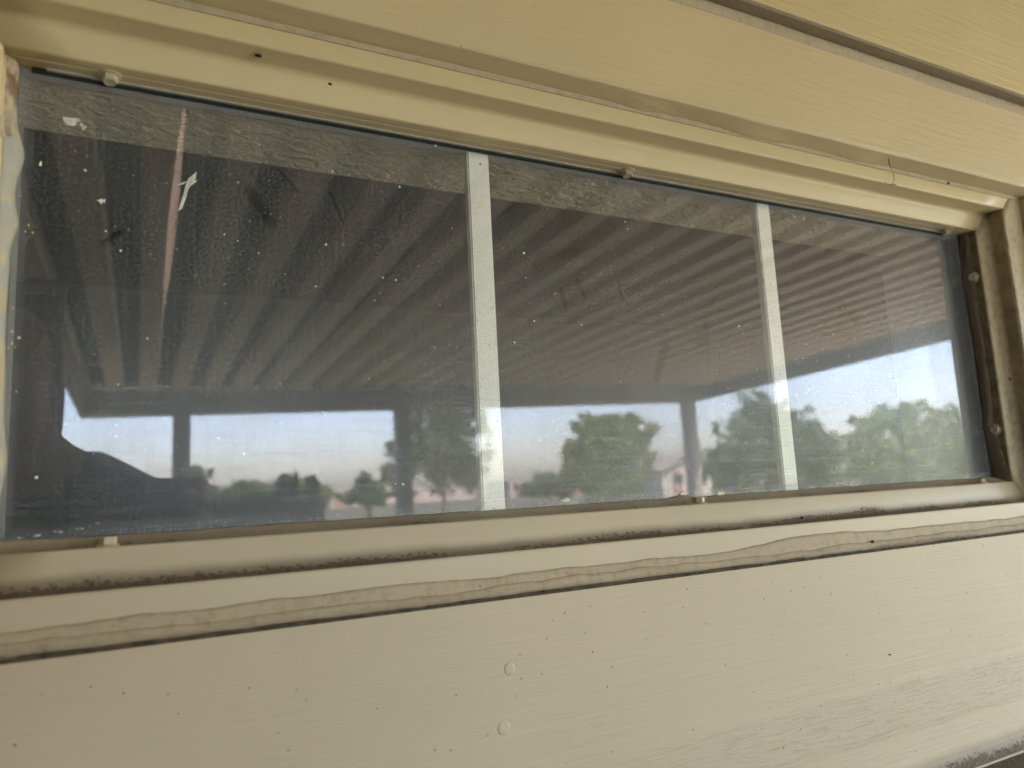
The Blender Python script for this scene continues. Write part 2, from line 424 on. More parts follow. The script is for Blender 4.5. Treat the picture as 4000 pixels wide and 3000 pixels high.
# ================================================================== the window
win = thing('slider_window', 'low wide window with tan enamelled frame, dusty panes and two white bars', 'window', ((X0+X1)/2, 0, Z0))
def arc(cx, cy, r, a0, a1, n): return [(cx+r*math.cos(R(a0+(a1-a0)*i/n)), cy+r*math.sin(R(a0+(a1-a0)*i/n))) for i in range(n+1)]
PROF = [(0, -.016), (0, .0002), (0, .0098), (-.0004, .0102), (-.0004, .0108), (0, .0112), (0, .0190), (.0003, .0199), (.0011, .0205),
        (.0165, .0208), (.0183, .0212), (.0197, .0221), (.0207, .0235), (.0212, .0252),
        (.0216, .0392), (.0219, .0402), (.0226, .0409), (.0236, .0411), (.030, .0408), (.058, .0410), (.0605, .0398), (.0605, .024)]
def member(name, side, mat):
    bm = bmesh.new(); A = []; Bv = []
    n = 24
    cols = []
    for i in range(n+1):
        t = i/n; col = []
        for j, (s, o) in enumerate(PROF):
            c = {'t': ((X0-s, Z1+s), (X1+s, Z1+s)), 'b': ((X0-s, Z0-s), (X1+s, Z0-s)), 'l': ((X0-s, Z0-s), (X0-s, Z1+s)), 'r': ((X1+s, Z0-s), (X1+s, Z1+s))}[side]
            x = c[0][0]+(c[1][0]-c[0][0])*t; zz = c[0][1]+(c[1][1]-c[0][1])*t
            wv = .00025*nz(t*4+s*20, 11)
            col.append(bm.verts.new((x, -o-wv, zz)))
        cols.append(col)
    for i in range(n):
        for j in range(len(PROF)-1):
            bm.faces.new((cols[i][j], cols[i][j+1], cols[i+1][j+1], cols[i+1][j]))
    ob = obj(name, bm, mat, win, True)
    for p in ob.data.polygons: p.use_smooth = True
    return ob
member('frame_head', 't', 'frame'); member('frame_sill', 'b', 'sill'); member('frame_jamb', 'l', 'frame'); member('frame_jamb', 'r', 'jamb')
for o_ in list(win.children):
    md = o_.modifiers.new('thick', 'SOLIDIFY'); md.thickness = .0016; md.offset = -1
    # sharp creases keep their edges
    me = o_.data
    me.set_sharp_from_angle(angle=R(40)) if hasattr(me, 'set_sharp_from_angle') else None
# panes: outer and inner
def pane(y, mat, t=.0):
    bm = bmesh.new()
    vs = [bm.verts.new(v) for v in ((X0-.004, y, Z0-.004), (X1+.004, y, Z0-.004), (X1+.004, y, Z1+.004), (X0-.004, y, Z1+.004))]
    bm.faces.new(vs)
    return obj('pane', bm, mat, win)
PO = pane(0, 'pane'); PI_ = pane(.0145, 'pane_in')
PO['label'] = 'dusty outer glass pane mirroring the covered patio and trees'
# white bars between the panes
for (xa, xb) in ((.2285, .2478), (.5425, .5612)):
    bm = B(xa, xb, .0025, .0110, Z0-.002, Z1+.0005, bev=.0012)
    mu = obj('muntin', bm, 'muntin', win)
bm = bmesh.new(); p = onpane(1877, 641, .0022)
tube(bm, [(p.x, .0022, p.z), (p.x, .0035, p.z)], .0009, 10); obj('pin', bm, simple('rusty_pin', (.16, .09, .03)), win)
# gasket and glazing vinyl along the head
obj('gasket', B(X0+.012, X1-.03, -.0016, .0005, Z1-.0034, Z1-.0001), 'black', win)
obj('glazing_strip', B(X0+.02, X1-.03, -.0042, -.0018, Z1-.0016, Z1-.0001), 'vinyl', win)
obj('spacer', B(X0, X1, .0008, .0138, Z1-.0005, Z1+.004), 'vinyl', win)
obj('spacer', B(X0, X1, .0008, .0138, Z0-.004, Z0+.003), 'vinyl', win)
obj('spacer', B(X1-.004, X1+.004, .0008, .0138, Z0, Z1), 'black', win)
obj('spacer', B(X0-.004, X0+.004, .0008, .0138, Z0, Z1), 'black', win)

# hex washer-head bolts round the inner reveal
def bolt_mesh():
    bm = bmesh.new()
    def ring(r, z, n, ph=0): return [bm.verts.new((r*math.cos(2*math.pi*(k+ph)/n), r*math.sin(2*math.pi*(k+ph)/n), z)) for k in range(n)]
    n = 24
    rr = [ring(.0066, -.0005, n), ring(.0068, .0008, n), ring(.0061, .0016, n), ring(.0052, .0018, n)]
    for a, c in zip(rr, rr[1:]):
        for k in range(n): bm.faces.new((a[k], a[(k+1) % n], c[(k+1) % n], c[k]))
    bm.faces.new(rr[-1])
    h0 = ring(.0047, .0016, 6); h1 = ring(.0047, .0052, 6); h2 = ring(.0042, .0059, 6); h3 = ring(.0026, .0055, 6)
    for a, c in ((h0, h1), (h1, h2), (h2, h3)):
        for k in range(6): bm.faces.new((a[k], a[(k+1) % 6], c[(k+1) % 6], c[k]))
    bm.faces.new(h3)
    me = bpy.data.meshes.new('bolt'); bmesh.ops.recalc_face_normals(bm, faces=bm.faces); bm.to_mesh(me); bm.free()
    me.materials.append(M['bolt']); return me
BM = bolt_mesh()
def bolt(loc, axis, spin, tilt=(0, 0)):
    ob = bpy.data.objects.new('bolt', BM); COL.objects.link(ob); ob.parent = win
    ob.matrix_parent_inverse = Matrix.Translation(win.location).inverted()
    ob.location = loc
    q = (Vector(axis)+Vector((tilt[0], tilt[1], 0))).to_track_quat('Z', 'Y')
    ob.rotation_mode = 'QUATERNION'; ob.rotation_quaternion = q @ Matrix.Rotation(R(spin), 3, 'Z').to_quaternion()
for i, x in enumerate((-.0225, .3775, .832)): bolt((x, -.0088, Z1+.0003), (0, 0, -1), 12+i*17, (.02, -.10))
for i, zz in enumerate((.217, .037)): bolt((X1+.0002, -.0105, zz), (-1, 0, 0), 10+i*22, (0, -.12))
for i, x in enumerate((-.0165, .424, .826)): bolt((x, -.0125, Z0-.0005), (0, 0, 1), 8+i*13)
for i, zz in enumerate((.225, .05)): bolt((X0-.0002, -.0115, zz), (1, 0, 0), 20+i*22)

# sealant between glass and reveal: cross-section from pane (w1 in from the edge) to reveal (w2 out from the pane)
def sealant(side, t0, t1, w1, w2, bulge, mat, n=160, seed=0):
    bm = bmesh.new(); rows = []
    for i in range(n+1):
        t = t0+(t1-t0)*i/n; a = w1(t); c = w2(t); row = []
        for k in range(8):
            q = k/7; bb = bulge*math.sin(math.pi*q)*(1+.7*nz(t, seed+.2*k, 60))
            s = a*(1-q)+bb*.7; o = c*q+bb*.7+.0003
            P = {'b': (t, -o, Z0+s), 't': (t, -o, Z1-s), 'l': (X0+s, -o, t), 'r': (X1-s, -o, t)}[side]
            row.append(bm.verts.new(P))
        P = {'b': (t, -.0003, Z0-.001), 't': (t, -.0003, Z1+.001), 'l': (X0-.001, -.0003, t), 'r': (X1+.001, -.0003, t)}[side]
        row.append(bm.verts.new(P)); rows.append(row)
    for i in range(n):
        for k in range(9): bm.faces.new((rows[i][k], rows[i][(k+1) % 9], rows[i+1][(k+1) % 9], rows[i+1][k]))
    bm.faces.new(rows[0]); bm.faces.new(rows[-1][::-1])
    return obj('sealant_bead', bm, mat, win, True)
g = lambda t, c, w: math.exp(-((t-c)/w)**2)
sealant('b', X0, X1, lambda t: .0058+.0006*nz(t, 1, 30)+.0004*nz(t, 2, 120)+.0022*g(t, .415, .010)+.0016*g(t, X0, .02), lambda t: .0155+.001*nz(t, 4, 20), .0004, 'caulk_sill', 260, 1)
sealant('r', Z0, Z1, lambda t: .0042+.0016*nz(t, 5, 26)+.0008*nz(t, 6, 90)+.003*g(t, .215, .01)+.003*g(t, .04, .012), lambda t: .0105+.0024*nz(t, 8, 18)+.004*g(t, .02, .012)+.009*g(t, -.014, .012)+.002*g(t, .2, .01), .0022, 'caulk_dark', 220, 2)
sealant('l', Z0, Z1, lambda t: .0062+.0016*nz(t, 9, 20)+.0045*g(t, .213, .014)+.003*g(t, .17, .010)+.002*g(t, .03, .015), lambda t: .010+.002*nz(t, 10, 16), .0018, 'caulk_grey', 220, 3)
# second, raised line of sealant on the right reveal, curling round the bolts
bm = bmesh.new(); pts = []
for i in range(90):
    t = Z1-.010-(Z1-Z0-.012)*i/89
    o = .0098+.0006*nz(t, 12, 40)-.0030*g(t, .217, .012)-.0026*g(t, .037, .012)+.0045*g(t, .0, .018)+.006*g(t, -.020, .010)
    pts.append((X1-.0002, -o, t))
tube(bm, pts, [.0007+.0003*nz(i*.1, 5) for i in range(90)], 8); obj('sealant_bead', bm, 'jamb', win, True)
M['reveal_shade'] = simple('reveal_shade', (.20, .160, .100), .7, .3, 90, .4, 300)
M['step_shade'] = simple('step_shade', (.33, .255, .165), .7, .25, 60, .3, 300)
obj('shade_plate', B(X1-.0006, X1-.0001, -.0188, -.0006, Z0+.001, Z1-.002), 'reveal_shade', win)  # thin dark plate: shade of the right reveal painted as colour
obj('shade_plate', B(X1+.0208, X1+.0213, -.0388, -.0262, Z0-.018, Z1+.020), 'step_shade', win)  # browner plate painting the shade on the right step face
# painted bead on the left band over the bolts
bm = bmesh.new(); tube(bm, [(X0-.003-.0012*nz(i, 3, .3), -.0212, Z1-.012-.010*i) for i in range(29)], [.0012+.0006*nz(i, 4, .5) for i in range(29)], 8)
obj('sealant_bead', bm, 'frame', win, True)
# caulk joint under the sill lip, ragged top edge
bead('sealant_bead', lambda x: (.0416, -.0590+.0016*nz(x, 21, 11)+.0011*nz(x, 22, 34)+.0006*nz(x, 24, 95)+.0042*g(x, .53, .07)-.0028*g(x, .40, .05)+.002*g(x, .66, .05)), lambda x: (.0436, -.0722+.0005*nz(x, 23, 30)), .0002, -.3, 1.1, 320, 'caulk', win, 5)
bead('sealant_bead', lambda x: (.0432+.0005*nz(x, 35, 12), -.0652+.0016*nz(x, 31, 9)+.0016*nz(x, 32, 33)+.0008*nz(x, 37, 110)), lambda x: (.0445, -.0722+.0011*nz(x, 33, 22)+.0005*nz(x, 36, 90)), .0013, -.3, 1.1, 320, 'caulk', win, 8)
obj('joint_dirt_gap', B(-.4, 1.2, -.0432, -.03, -.0752, -.0726), 'grime', win)  # brown dirt in the crack below the sealant
# filler above the head lip: wavy lower edge where it was gunned in
bead('sealant_bead', lambda x: (.0598, .3156+.0004*nz(x, 77, 20)), lambda x: (.0418, .3125-.0012*abs(nz(x, 41, 8))-.0040*g(x, .50, .035)-.0032*g(x, .64, .03)-.0022*g(x, .37, .02)), .0008, -.3, 1.1, 320, 'board', win, 6)
obj('lip_film', B(X0-.05, X1+.05, -.0418, -.0412, .3075, .3128), 'caulk', win)

# dried paint flecks and spatter on the pane
def flake(px, pts, mat, y=-.0006, th=.0007):
    bm = bmesh.new()
    P = [onpane(px[0]+a, px[1]+c, 0) for a, c in pts]
    f = [bm.verts.new((p.x, y-.0006*random.random(), p.z)) for p in P]; bk = [bm.verts.new((p.x, -.00005, p.z)) for p in P]
    bm.faces.new(f); bm.faces.new(bk[::-1])
    k = len(f)
    for i in range(k): bm.faces.new((f[i], f[(i+1) % k], bk[(i+1) % k], bk[i]))
    return obj('paint_fleck', bm, mat, win)
flake((0, 0), [(768, 672), (764, 700), (735, 740), (728, 770), (712, 815), (696, 824), (706, 790), (718, 755), (724, 725), (735, 700)], 'fleck')
flake((0, 0), [(740, 705), (712, 722), (692, 725), (715, 714)], 'fleck')
flake((0, 0), [(770, 706), (752, 722), (740, 728), (748, 712)], 'fleck')
flake((0, 0), [(245, 457), (262, 462), (285, 463), (312, 466), (316, 476), (298, 482), (300, 488), (284, 494), (262, 490), (250, 478)], 'fleck')
flake((0, 0), [(318, 482), (332, 494), (340, 497), (330, 504), (322, 512), (320, 498), (308, 488)], 'fleck')
flake((0, 0), [(375, 783), (390, 782), (396, 776), (400, 782), (412, 778), (411, 790), (398, 793), (396, 800), (389, 790)], 'fleck')
flake((0, 0), [(2186, 1955), (2215, 1944), (2226, 1950), (2222, 1960), (2195, 1962)], 'fleck_y')
flake((0, 0), [(2654, 1935), (2656, 1924), (2668, 1919), (2677, 1930), (2674, 1942), (2660, 1944)], 'fleck_y')
flake((0, 0), [(2796, 1930), (2806, 1919), (2826, 1922), (2830, 1930), (2812, 1936)], 'fleck_y')
for (px, py, r) in ((48, 1295, 7), (75, 1320, 8), (48, 1342, 7), (60, 1356, 4), (34, 1360, 4), (158, 644, 7), (160, 636, 5), (333, 666, 7), (471, 980, 6), (413, 904, 5), (574, 1323, 6), (462, 1502, 5), (143, 1865, 9),
                      (2045, 990, 6), (2009, 1338, 6), (2085, 1255, 6), (2168, 1148, 4), (2424, 1490, 4), (2270, 1270, 4), (2440, 868, 4), (2450, 895, 4), (1272, 956, 6), (1010, 990, 4), (1233, 1120, 4), (1545, 1095, 5), (1495, 1085, 4),
                      (2885, 1275, 5), (1697, 1358, 6), (876, 917, 4), (880, 1186, 4), (1700, 570, 7), (1298, 670, 6), (1560, 730, 6), (64, 1530, 4), (50, 1205, 4), (112, 880, 6), (98, 905, 4), (128, 910, 4), (1545, 1890, 5), (1573, 1892, 8), (1440, 1480, 4)):
    r *= .72
    pts = [(r*(.75+.5*random.random())*math.cos(2*math.pi*k/7), r*(.75+.5*random.random())*math.sin(2*math.pi*k/7)) for k in range(7)]
    flake((px, py), pts, 'fleck_y', -.0004)
# crumbs of filler along the bottom-left edge of the glass
for k in range(16):
    px = random.uniform(15, 420); py = 2118-(px-15)*.19+random.uniform(-6, 8); r = random.uniform(2, 6)
    flake((px, py), [(r*random.uniform(.6, 3.2)*math.cos(2*math.pi*q/7), r*random.uniform(.3, .9)*math.sin(2*math.pi*q/7)) for q in range(7)], 'fleck' if k % 3 else 'caulk_grey', -.0003)

# ================================================================== little things caught on the wall
def strand(pts, rad, mat, y0, name, label, cat, group=None):
    bm = bmesh.new()
    P = [(lambda p: (p.x, p.y, p.z))(onpane(a, c, y)) for a, c, y in pts]
    tube(bm, P, rad, 5)
    return tag(obj(name, bm, mat), label, cat, group)
strand([(3470, 617, -.064), (3474, 640, -.066), (3482, 662, -.064)], [.0004, .0005, .0003], 'twig', 0, 'dry_grass_stalk', 'upright dark dry grass stalk caught under the board above window', 'grass stalk')
strand([(3455, 710, -.042), (3475, 722, -.045), (3500, 720, -.042)], .0003, 'twig', 0, 'dry_grass_stalk', 'tangled dry grass bits lying on the upper frame lip', 'grass stalk')
strand([(3488, 676, -.042), (3494, 700, -.045), (3486, 718, -.042), (3500, 722, -.042)], .0003, 'twig', 0, 'dry_grass_stalk', 'dry grass wisp bent across the upper frame lip near its right end', 'grass stalk')
strand([(3806, 893, -.021), (3812, 884, -.026), (3824, 886, -.026), (3832, 905, -.021)], .0004, 'web', 0, 'cobweb_strand', 'curled pale cobweb strand at the upper right frame corner', 'cobweb')
strand([(3860, 960, -.028), (3850, 930, -.024), (3845, 915, -.021)], .0002, 'web', 0, 'cobweb_strand', 'thin cobweb strand stretched over the right frame side', 'cobweb')
for px, py, y, r, lab in ((1010, 218, -.032, .0022, 'largest dark grit speck stuck on the upper frame left of center'), (1290, 328, -.0212, .0014, 'sliver of dark grit on the upper frame above first bar'),
                          (3705, 715, -.042, .0022, 'black crumb under the board near the upper right corner'), (2122, 2307, -.044, .0016, 'dark crumb sitting in the joint under the sill at center'), (1678, 2367, -.044, .0015, 'dark crumb in the joint under the sill left of center'),
                          (3408, 2116, -.044, .0022, 'dark crumb in the joint under the sill at right'), (3945, 1480, -.030, .0024, 'dark chip on the right frame side'), (3132, 2022, -.026, .0020, 'oval dark grit on the dirty sill at right'), (3476, 2557, -.0435, .0012, 'small black speck on the lower board at right')):
    p = onpane(px, py, y); bm = bmesh.new(); bmesh.ops.create_icosphere(bm, subdivisions=2, radius=r)
    for v in bm.verts: v.co = p + Vector((v.co.x*1.1, v.co.y*.45, v.co.z*.6))*(1+.35*mnoise.noise(v.co*900))
    tag(obj('grit_speck', bm, 'bug', None, True), lab, 'grit', 'grit on the window surround')

# ================================================================== the room behind the glass
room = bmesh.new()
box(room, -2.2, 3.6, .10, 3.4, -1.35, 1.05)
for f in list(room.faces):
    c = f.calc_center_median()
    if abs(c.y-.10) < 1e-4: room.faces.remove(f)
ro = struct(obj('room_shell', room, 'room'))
# inner wall face with the opening, and the drywall returns
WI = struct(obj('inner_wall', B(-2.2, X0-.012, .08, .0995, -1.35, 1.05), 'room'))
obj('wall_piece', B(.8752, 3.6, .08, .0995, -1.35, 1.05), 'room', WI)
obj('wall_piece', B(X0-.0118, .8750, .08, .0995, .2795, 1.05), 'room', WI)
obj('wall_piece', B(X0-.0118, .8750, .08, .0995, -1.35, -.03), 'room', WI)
HR = obj('head_return', B(X0-.0118, .8750, .018, .097, .2755, .2790, bev=.0012), 'drywall', WI)
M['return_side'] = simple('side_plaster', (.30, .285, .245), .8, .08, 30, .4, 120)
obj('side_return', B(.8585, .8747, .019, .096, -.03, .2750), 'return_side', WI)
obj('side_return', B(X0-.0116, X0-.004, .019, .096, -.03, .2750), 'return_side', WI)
obj('stool', B(X0-.0116, .8747, .019, .210, -.046, -.0302, bev=.002), 'drywall', WI)

# ================================================================== patio: slab, roof of metal pans, beam, posts
FL = -1.35
def concrete():
    b = N('patio_concrete'); c = b.mix(b.ramp(b.noise(2, 6, .65), .3, .7), (.25, .22, .17), (.34, .30, .235))
    return b.done(b.bsdf(c, .85, b.bump(b.noise(60, 5), .3, .003)))
struct(obj('patio_slab', B(-3, 9, -6.4, -.02, FL-.25, FL), concrete()))
def lawn():
    b = N('dry_gravelly_ground'); c = b.mix(b.ramp(b.noise(.35, 6, .65), .35, .65), (.05, .06, .022), (.115, .095, .055))
    return b.done(b.bsdf(c, .95, b.bump(b.noise(12, 5), .6, .03)))
g_ = bmesh.new(); vs = [g_.verts.new(v) for v in ((-700, -1200, FL-.1), (1100, -1200, FL-.1), (1100, 400, FL-.1), (-700, 400, FL-.1))]; g_.faces.new(vs)
struct(obj('ground', g_, lawn()))
b_ = N('gravel_path'); cpath = b_.mix(b_.ramp(b_.noise(1.5, 5), .3, .7), (.42, .37, .30), (.52, .46, .38))
g_ = bmesh.new(); vs = [g_.verts.new(v) for v in ((-60, -30, FL-.095), (160, -30, FL-.095), (160, -24, FL-.095), (-60, -24, FL-.095))]; g_.faces.new(vs)
struct(obj('road', g_, b_.done(b_.bsdf(cpath, .9))))

LY = -5.5                      # beam line
ZL, ZR, XL, XR = .672, .828, -.37, 5.40
tilt = (ZR-ZL)/(XR-XL); SL = .0375
def zb(x): return ZL+(x-XL)*tilt
cover = thing('patio_cover', 'patio cover of tan ribbed metal pans on square posts, mirrored in the glass', 'patio cover', (2.5, LY, FL))
M['pan'] = simple('pan_enamel', (.80, .66, .42), .6, .05, 3)
M['pan_recess_shade'] = simple('pan_channel_shade', (.055, .046, .036), .7, .15, 3)  # shade inside the pan recesses put into a dark channel colour
M['post'] = simple('post_paint', (.36, .33, .30), .6, .08, 8)
def pan_mesh(P=.215):
    lo, up, hgt, th = .095, .100, .085, .0016
    x = [-P/2, -P/2+up/2, -lo/2, lo/2, P/2-up/2, P/2]; h = [hgt, hgt, 0, 0, hgt, hgt]
    bm = bmesh.new(); y0, y1 = -.085, LY-.18
    A = []
    for (y, dz) in ((y0, -SL*(LY-y0)*-1), (y1, -SL*(LY-y1)*-1)):
        zz = (y-LY)*SL
        A.append([bm.verts.new((xx, y, hh+zz+xx*tilt)) for xx, hh in zip(x, h)]); A.append([bm.verts.new((xx, y, hh+zz+th+xx*tilt)) for xx, hh in zip(x, h)])
    for k in range(5):
        bm.faces.new((A[0][k], A[0][k+1], A[2][k+1], A[2][k])); bm.faces.new((A[1][k], A[3][k], A[3][k+1], A[1][k+1]))
        bm.faces.new((A[0][k], A[1][k], A[1][k+1], A[0][k+1])); bm.faces.new((A[2][k], A[2][k+1], A[3][k+1], A[3][k]))
    me = bpy.data.meshes.new('roof_pan'); bmesh.ops.recalc_face_normals(bm, faces=bm.faces); bm.to_mesh(me); bm.free(); me.materials.append(M['pan']); me.materials.append(M['pan_recess_shade'])
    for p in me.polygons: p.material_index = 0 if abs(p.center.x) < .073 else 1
    return me
PM = pan_mesh()
SX, SY0, SY1 = .044, -1.2, -3.6
def slit_w(y):
    t = (y-SY0)/(SY1-SY0)
    return 0 if t <= 0 or t >= 1 else .0125*math.sin(math.pi*t**.8)**1.6
def slit_pan(P=.215):
    lo, up, hgt = .095, .100, .085
    bm = bmesh.new(); ys = [-.085]+[SY0+(SY1-SY0)*i/12 for i in range(13)]+[LY-.18]; rows = []
    for y in ys:
        w = slit_w(y); zz = (y-LY)*SL
        rows.append([bm.verts.new((x, y, h+zz+x*tilt)) for x, h in ((-P/2, hgt), (-P/2+up/2, hgt), (-lo/2, 0), (SX-w-.0004, 0), (SX+w+.0004, .0 if SX+w < lo/2 else .0), (max(lo/2, SX+w)+.001, .003), (P/2-up/2, hgt), (P/2, hgt))])
    for i in range(len(ys)-1):
        for k in range(7):
            if k == 3 and 1 <= i <= 12: continue
            bm.faces.new((rows[i][k], rows[i][k+1], rows[i+1][k+1], rows[i+1][k]))
    me = bpy.data.meshes.new('roof_pan'); bm.to_mesh(me); bm.free(); me.materials.append(M['pan']); me.materials.append(M['pan_recess_shade'])
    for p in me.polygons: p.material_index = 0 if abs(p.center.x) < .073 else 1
    return me
SPM = slit_pan()
for k in range(-2, 26):
    xx = .035+.215*k
    if xx+.1 > XR+.15: break
    o_ = bpy.data.objects.new('roof_pan', SPM if k == 0 else PM); COL.objects.link(o_); o_.parent = cover
    o_.matrix_parent_inverse = Matrix.Translation(cover.location).inverted(); o_.location = (xx, 0, zb(xx)+.142)
def sloped(name, x0, x1, y0, y1, hgt, mat, extra=0):
    """bar whose underside follows the roof line"""
    bm = bmesh.new(); vs = []
    for x in (x0, x1):
        for y in (y0, y1):
            zz = zb(x)+(y-LY)*SL+extra
            vs += [bm.verts.new((x, y, zz)), bm.verts.new((x, y, zz+hgt))]
    for f in ((0, 1, 3, 2), (4, 6, 7, 5), (0, 4, 5, 1), (2, 3, 7, 6), (0, 2, 6, 4), (1, 5, 7, 3)): bm.faces.new([vs[i] for i in f])
    return obj(name, bm, mat, cover)
sloped('beam', XL, XR, LY-.183, LY+.04, .14, 'post')
sloped('gutter_board', XL-.04, XR+.04, LY-.215, LY-.185, .30, 'post')
sloped('fascia', XR, XR+.04, LY-.2, -.085, .16, 'post')
sloped('fascia', XL-.04, XL, LY-.2, -.085, .16, 'post')
sloped('ledger', XL-.05, XR+.05, -.084, -.066, .10, 'pan', .10)
for x in (.265, 2.0, 5.18):
    obj('post', B(x-.06, x+.06, LY-.06, LY+.06, FL, zb(x)-.001, bev=.004), 'post', cover)
# added tapering sliver of translucent sheet, giving one pan a streak of sunlight
def translucent():
    b = N('sun_streak_translucent'); d = b.n('ShaderNodeBsdfTranslucent'); d.inputs[0].default_value = (.46, .37, .25, 1)
    return b.done(d.outputs[0])
bm = bmesh.new(); L_, R_ = [], []
xc = .035+SX
for i in range(13):
    y = SY0+(SY1-SY0)*i/12; wd = slit_w(y)+.004; zz = zb(.035)+.142+(y-LY)*SL+.004
    L_.append(bm.verts.new((xc-wd, y, zz))); R_.append(bm.verts.new((xc+wd, y, zz)))
for i in range(12): bm.faces.new((L_[i], R_[i], R_[i+1], L_[i+1]))
patch = obj('sun_streak_sheet', bm, translucent(), cover)

# ================================================================== the person with the phone (seen only in the glass)
M['skin'] = simple('skin', (.42, .25, .17), .55, .06, 30)
M['shirt'] = simple('dark_shirt', (.045, .05, .07), .9, .2, 40, .3, 300)
M['trousers'] = simple('dark_trousers', (.03, .032, .04), .9, .2, 40, .3, 300)
M['hair'] = simple('dark_hair', (.016, .012, .010), .6, .3, 90, .6, 200)
M['phone'] = simple('phone_back', (.02, .02, .022), .3, .1, 20)
def skin(name, verts, edges, mat, parent, sub=2):
    me = bpy.data.meshes.new(name); me.from_pydata([v[:3] for v in verts], edges, []); me.materials.append(M[mat])
    ob = bpy.data.objects.new(name, me); link(ob, parent)
    md = ob.modifiers.new('skin', 'SKIN'); md.use_smooth_shade = True
    if not me.skin_vertices: me.attributes.new('x', 'FLOAT', 'POINT')
    for i, sv in enumerate(me.skin_vertices[0].data):
        r = verts[i][3]; sv.radius = r if isinstance(r, tuple) else (r, r); sv.use_root = (i == 0)
    sd = ob.modifiers.new('sub', 'SUBSURF'); sd.levels = sub; sd.render_levels = sub
    return ob
PX, PY = -.20, -.90
person = thing('person', 'person in dark clothes holding up a phone, faint at the left of the glass', 'person', (PX, PY, FL))
# body: pelvis root, spine, neck, head, arms to hands with fingers, legs
V = [(PX, PY, -.50, (.15, .10)), (PX, PY, -.28, (.135, .095)), (PX, PY, -.07, (.15, .10)), (PX, PY, .055, (.085, .065)), (PX, PY+.01, .125, (.06, .06)), (PX, PY+.02, .20, (.068, .082)), (PX, PY+.015, .27, (.074, .092)), (PX, PY+.005, .335, (.055, .07)),
     (PX+.245, PY, -.025, .046), (PX+.285, PY+.02, -.24, .042), (PX+.215, PY+.27, -.075, .03), (PX+.205, PY+.33, -.045, (.034, .018)),
     (PX-.165, PY+.02, -.03, .046), (PX-.165, PY+.06, -.27, .040), (PX-.155, PY+.16, -.49, .031), (PX-.15, PY+.18, -.575, (.02, .034)),
     (PX+.085, PY, -.60, .082), (PX+.095, PY+.01, -.92, .056), (PX+.10, PY-.01, -1.27, .040), (PX+.105, PY+.12, -1.315, (.042, .028)),
     (PX-.085, PY, -.60, .082), (PX-.095, PY+.01, -.92, .056), (PX-.10, PY-.01, -1.27, .040), (PX-.105, PY+.12, -1.315, (.042, .028)),
     (PX, PY+.105, .20, .012), (PX+.12, PY, .042, .052), (PX-.09, PY, .035, .06)]
E_ = [(0, 1), (1, 2), (2, 3), (3, 4), (4, 5), (5, 6), (6, 7), (3, 25), (25, 8), (8, 9), (9, 10), (10, 11), (3, 26), (26, 12), (12, 13), (13, 14), (14, 15), (0, 16), (16, 17), (17, 18), (18, 19), (0, 20), (20, 21), (21, 22), (22, 23), (5, 24)]
# fingers of the raised hand close on the edges of the phone; the phone lies just behind the lens
pc = CAMP - fwd*.014
def W_(r, u, f): p = pc+cr*r+cu*u+fwd*f; return (p.x, p.y, p.z)
hb = len(V)-1
hand = 11
for j, (u, ln) in enumerate(((.030, .9), (.010, 1.0), (-.010, .96), (-.030, .8))):
    i0 = len(V)
    V += [(*W_(.050, u-.02, -.030), .0095), (*W_(.088*1.0, u-.008, -.014), .0088), (*W_(.088, u, .010*ln), .0082), (*W_(.070, u+.002, .016*ln), .0075)]
    E_ += [(hand, i0), (i0, i0+1), (i0+1, i0+2), (i0+2, i0+3)]
i0 = len(V); V += [(*W_(.010, -.045, -.020), .011), (*W_(-.015, -.048, -.004), .0095), (*W_(-.03, -.040, .010), .0085)]; E_ += [(hand, i0), (i0, i0+1), (i0+1, i0+2)]
for j in range(5):
    i0 = len(V); yy = -.02+.02*j
    V += [(PX-.15+.004*j, PY+.16+yy, -.62, .0092), (PX-.145, PY+.165+yy, -.655+.006*abs(j-2), .0085), (PX-.135, PY+.17+yy, -.68+.008*abs(j-2), .0075)]
    E_ += [(15, i0), (i0, i0+1), (i0+1, i0+2)]
skin('body', V, E_, 'skin', person)
def grow(idx, k, cut=None): return [(*V[i][:3], tuple(q*k+.006 for q in (V[i][3] if isinstance(V[i][3], tuple) else (V[i][3], V[i][3])))) for i in idx]
ids = [0, 1, 2, 3, 25, 26, 8, 9, 10, 12, 13, 14]; mp = {a: i for i, a in enumerate(ids)}
skin('shirt', grow(ids, 1.08), [(mp[a], mp[c]) for a, c in E_ if a in mp and c in mp], 'shirt', person)
ids = [0, 16, 17, 18, 20, 21, 22]; mp = {a: i for i, a in enumerate(ids)}
skin('trousers', grow(ids, 1.10), [(mp[a], mp[c]) for a, c in E_ if a in mp and c in mp], 'trousers', person)
skin('hair', [(PX, PY-.03, .30, (.082, .075)), (PX, PY+.0, .365, (.055, .06)), (PX, PY-.05, .22, (.088, .06)), (PX, PY-.055, .13, (.086, .05)), (PX, PY-.05, .06, (.075, .04))], [(0, 1), (0, 2), (2, 3), (3, 4)], 'hair', person)
for s in (-1, 1):
    bm = bmesh.new(); bmesh.ops.create_uvsphere(bm, u_segments=12, v_segments=8, radius=.012)
    for v in bm.verts: v.co += Vector((PX+s*.032, PY+.098, .235))
    obj('eye', bm, simple('eye_dark', (.12, .10, .09), .2), person, True)
bm = bmesh.new(); tube(bm, [(PX-.022, PY+.098, .158), (PX, PY+.104, .157), (PX+.022, PY+.098, .158)], [.004, .006, .004]); obj('mouth', bm, simple('lips', (.30, .13, .10), .5), person, True)
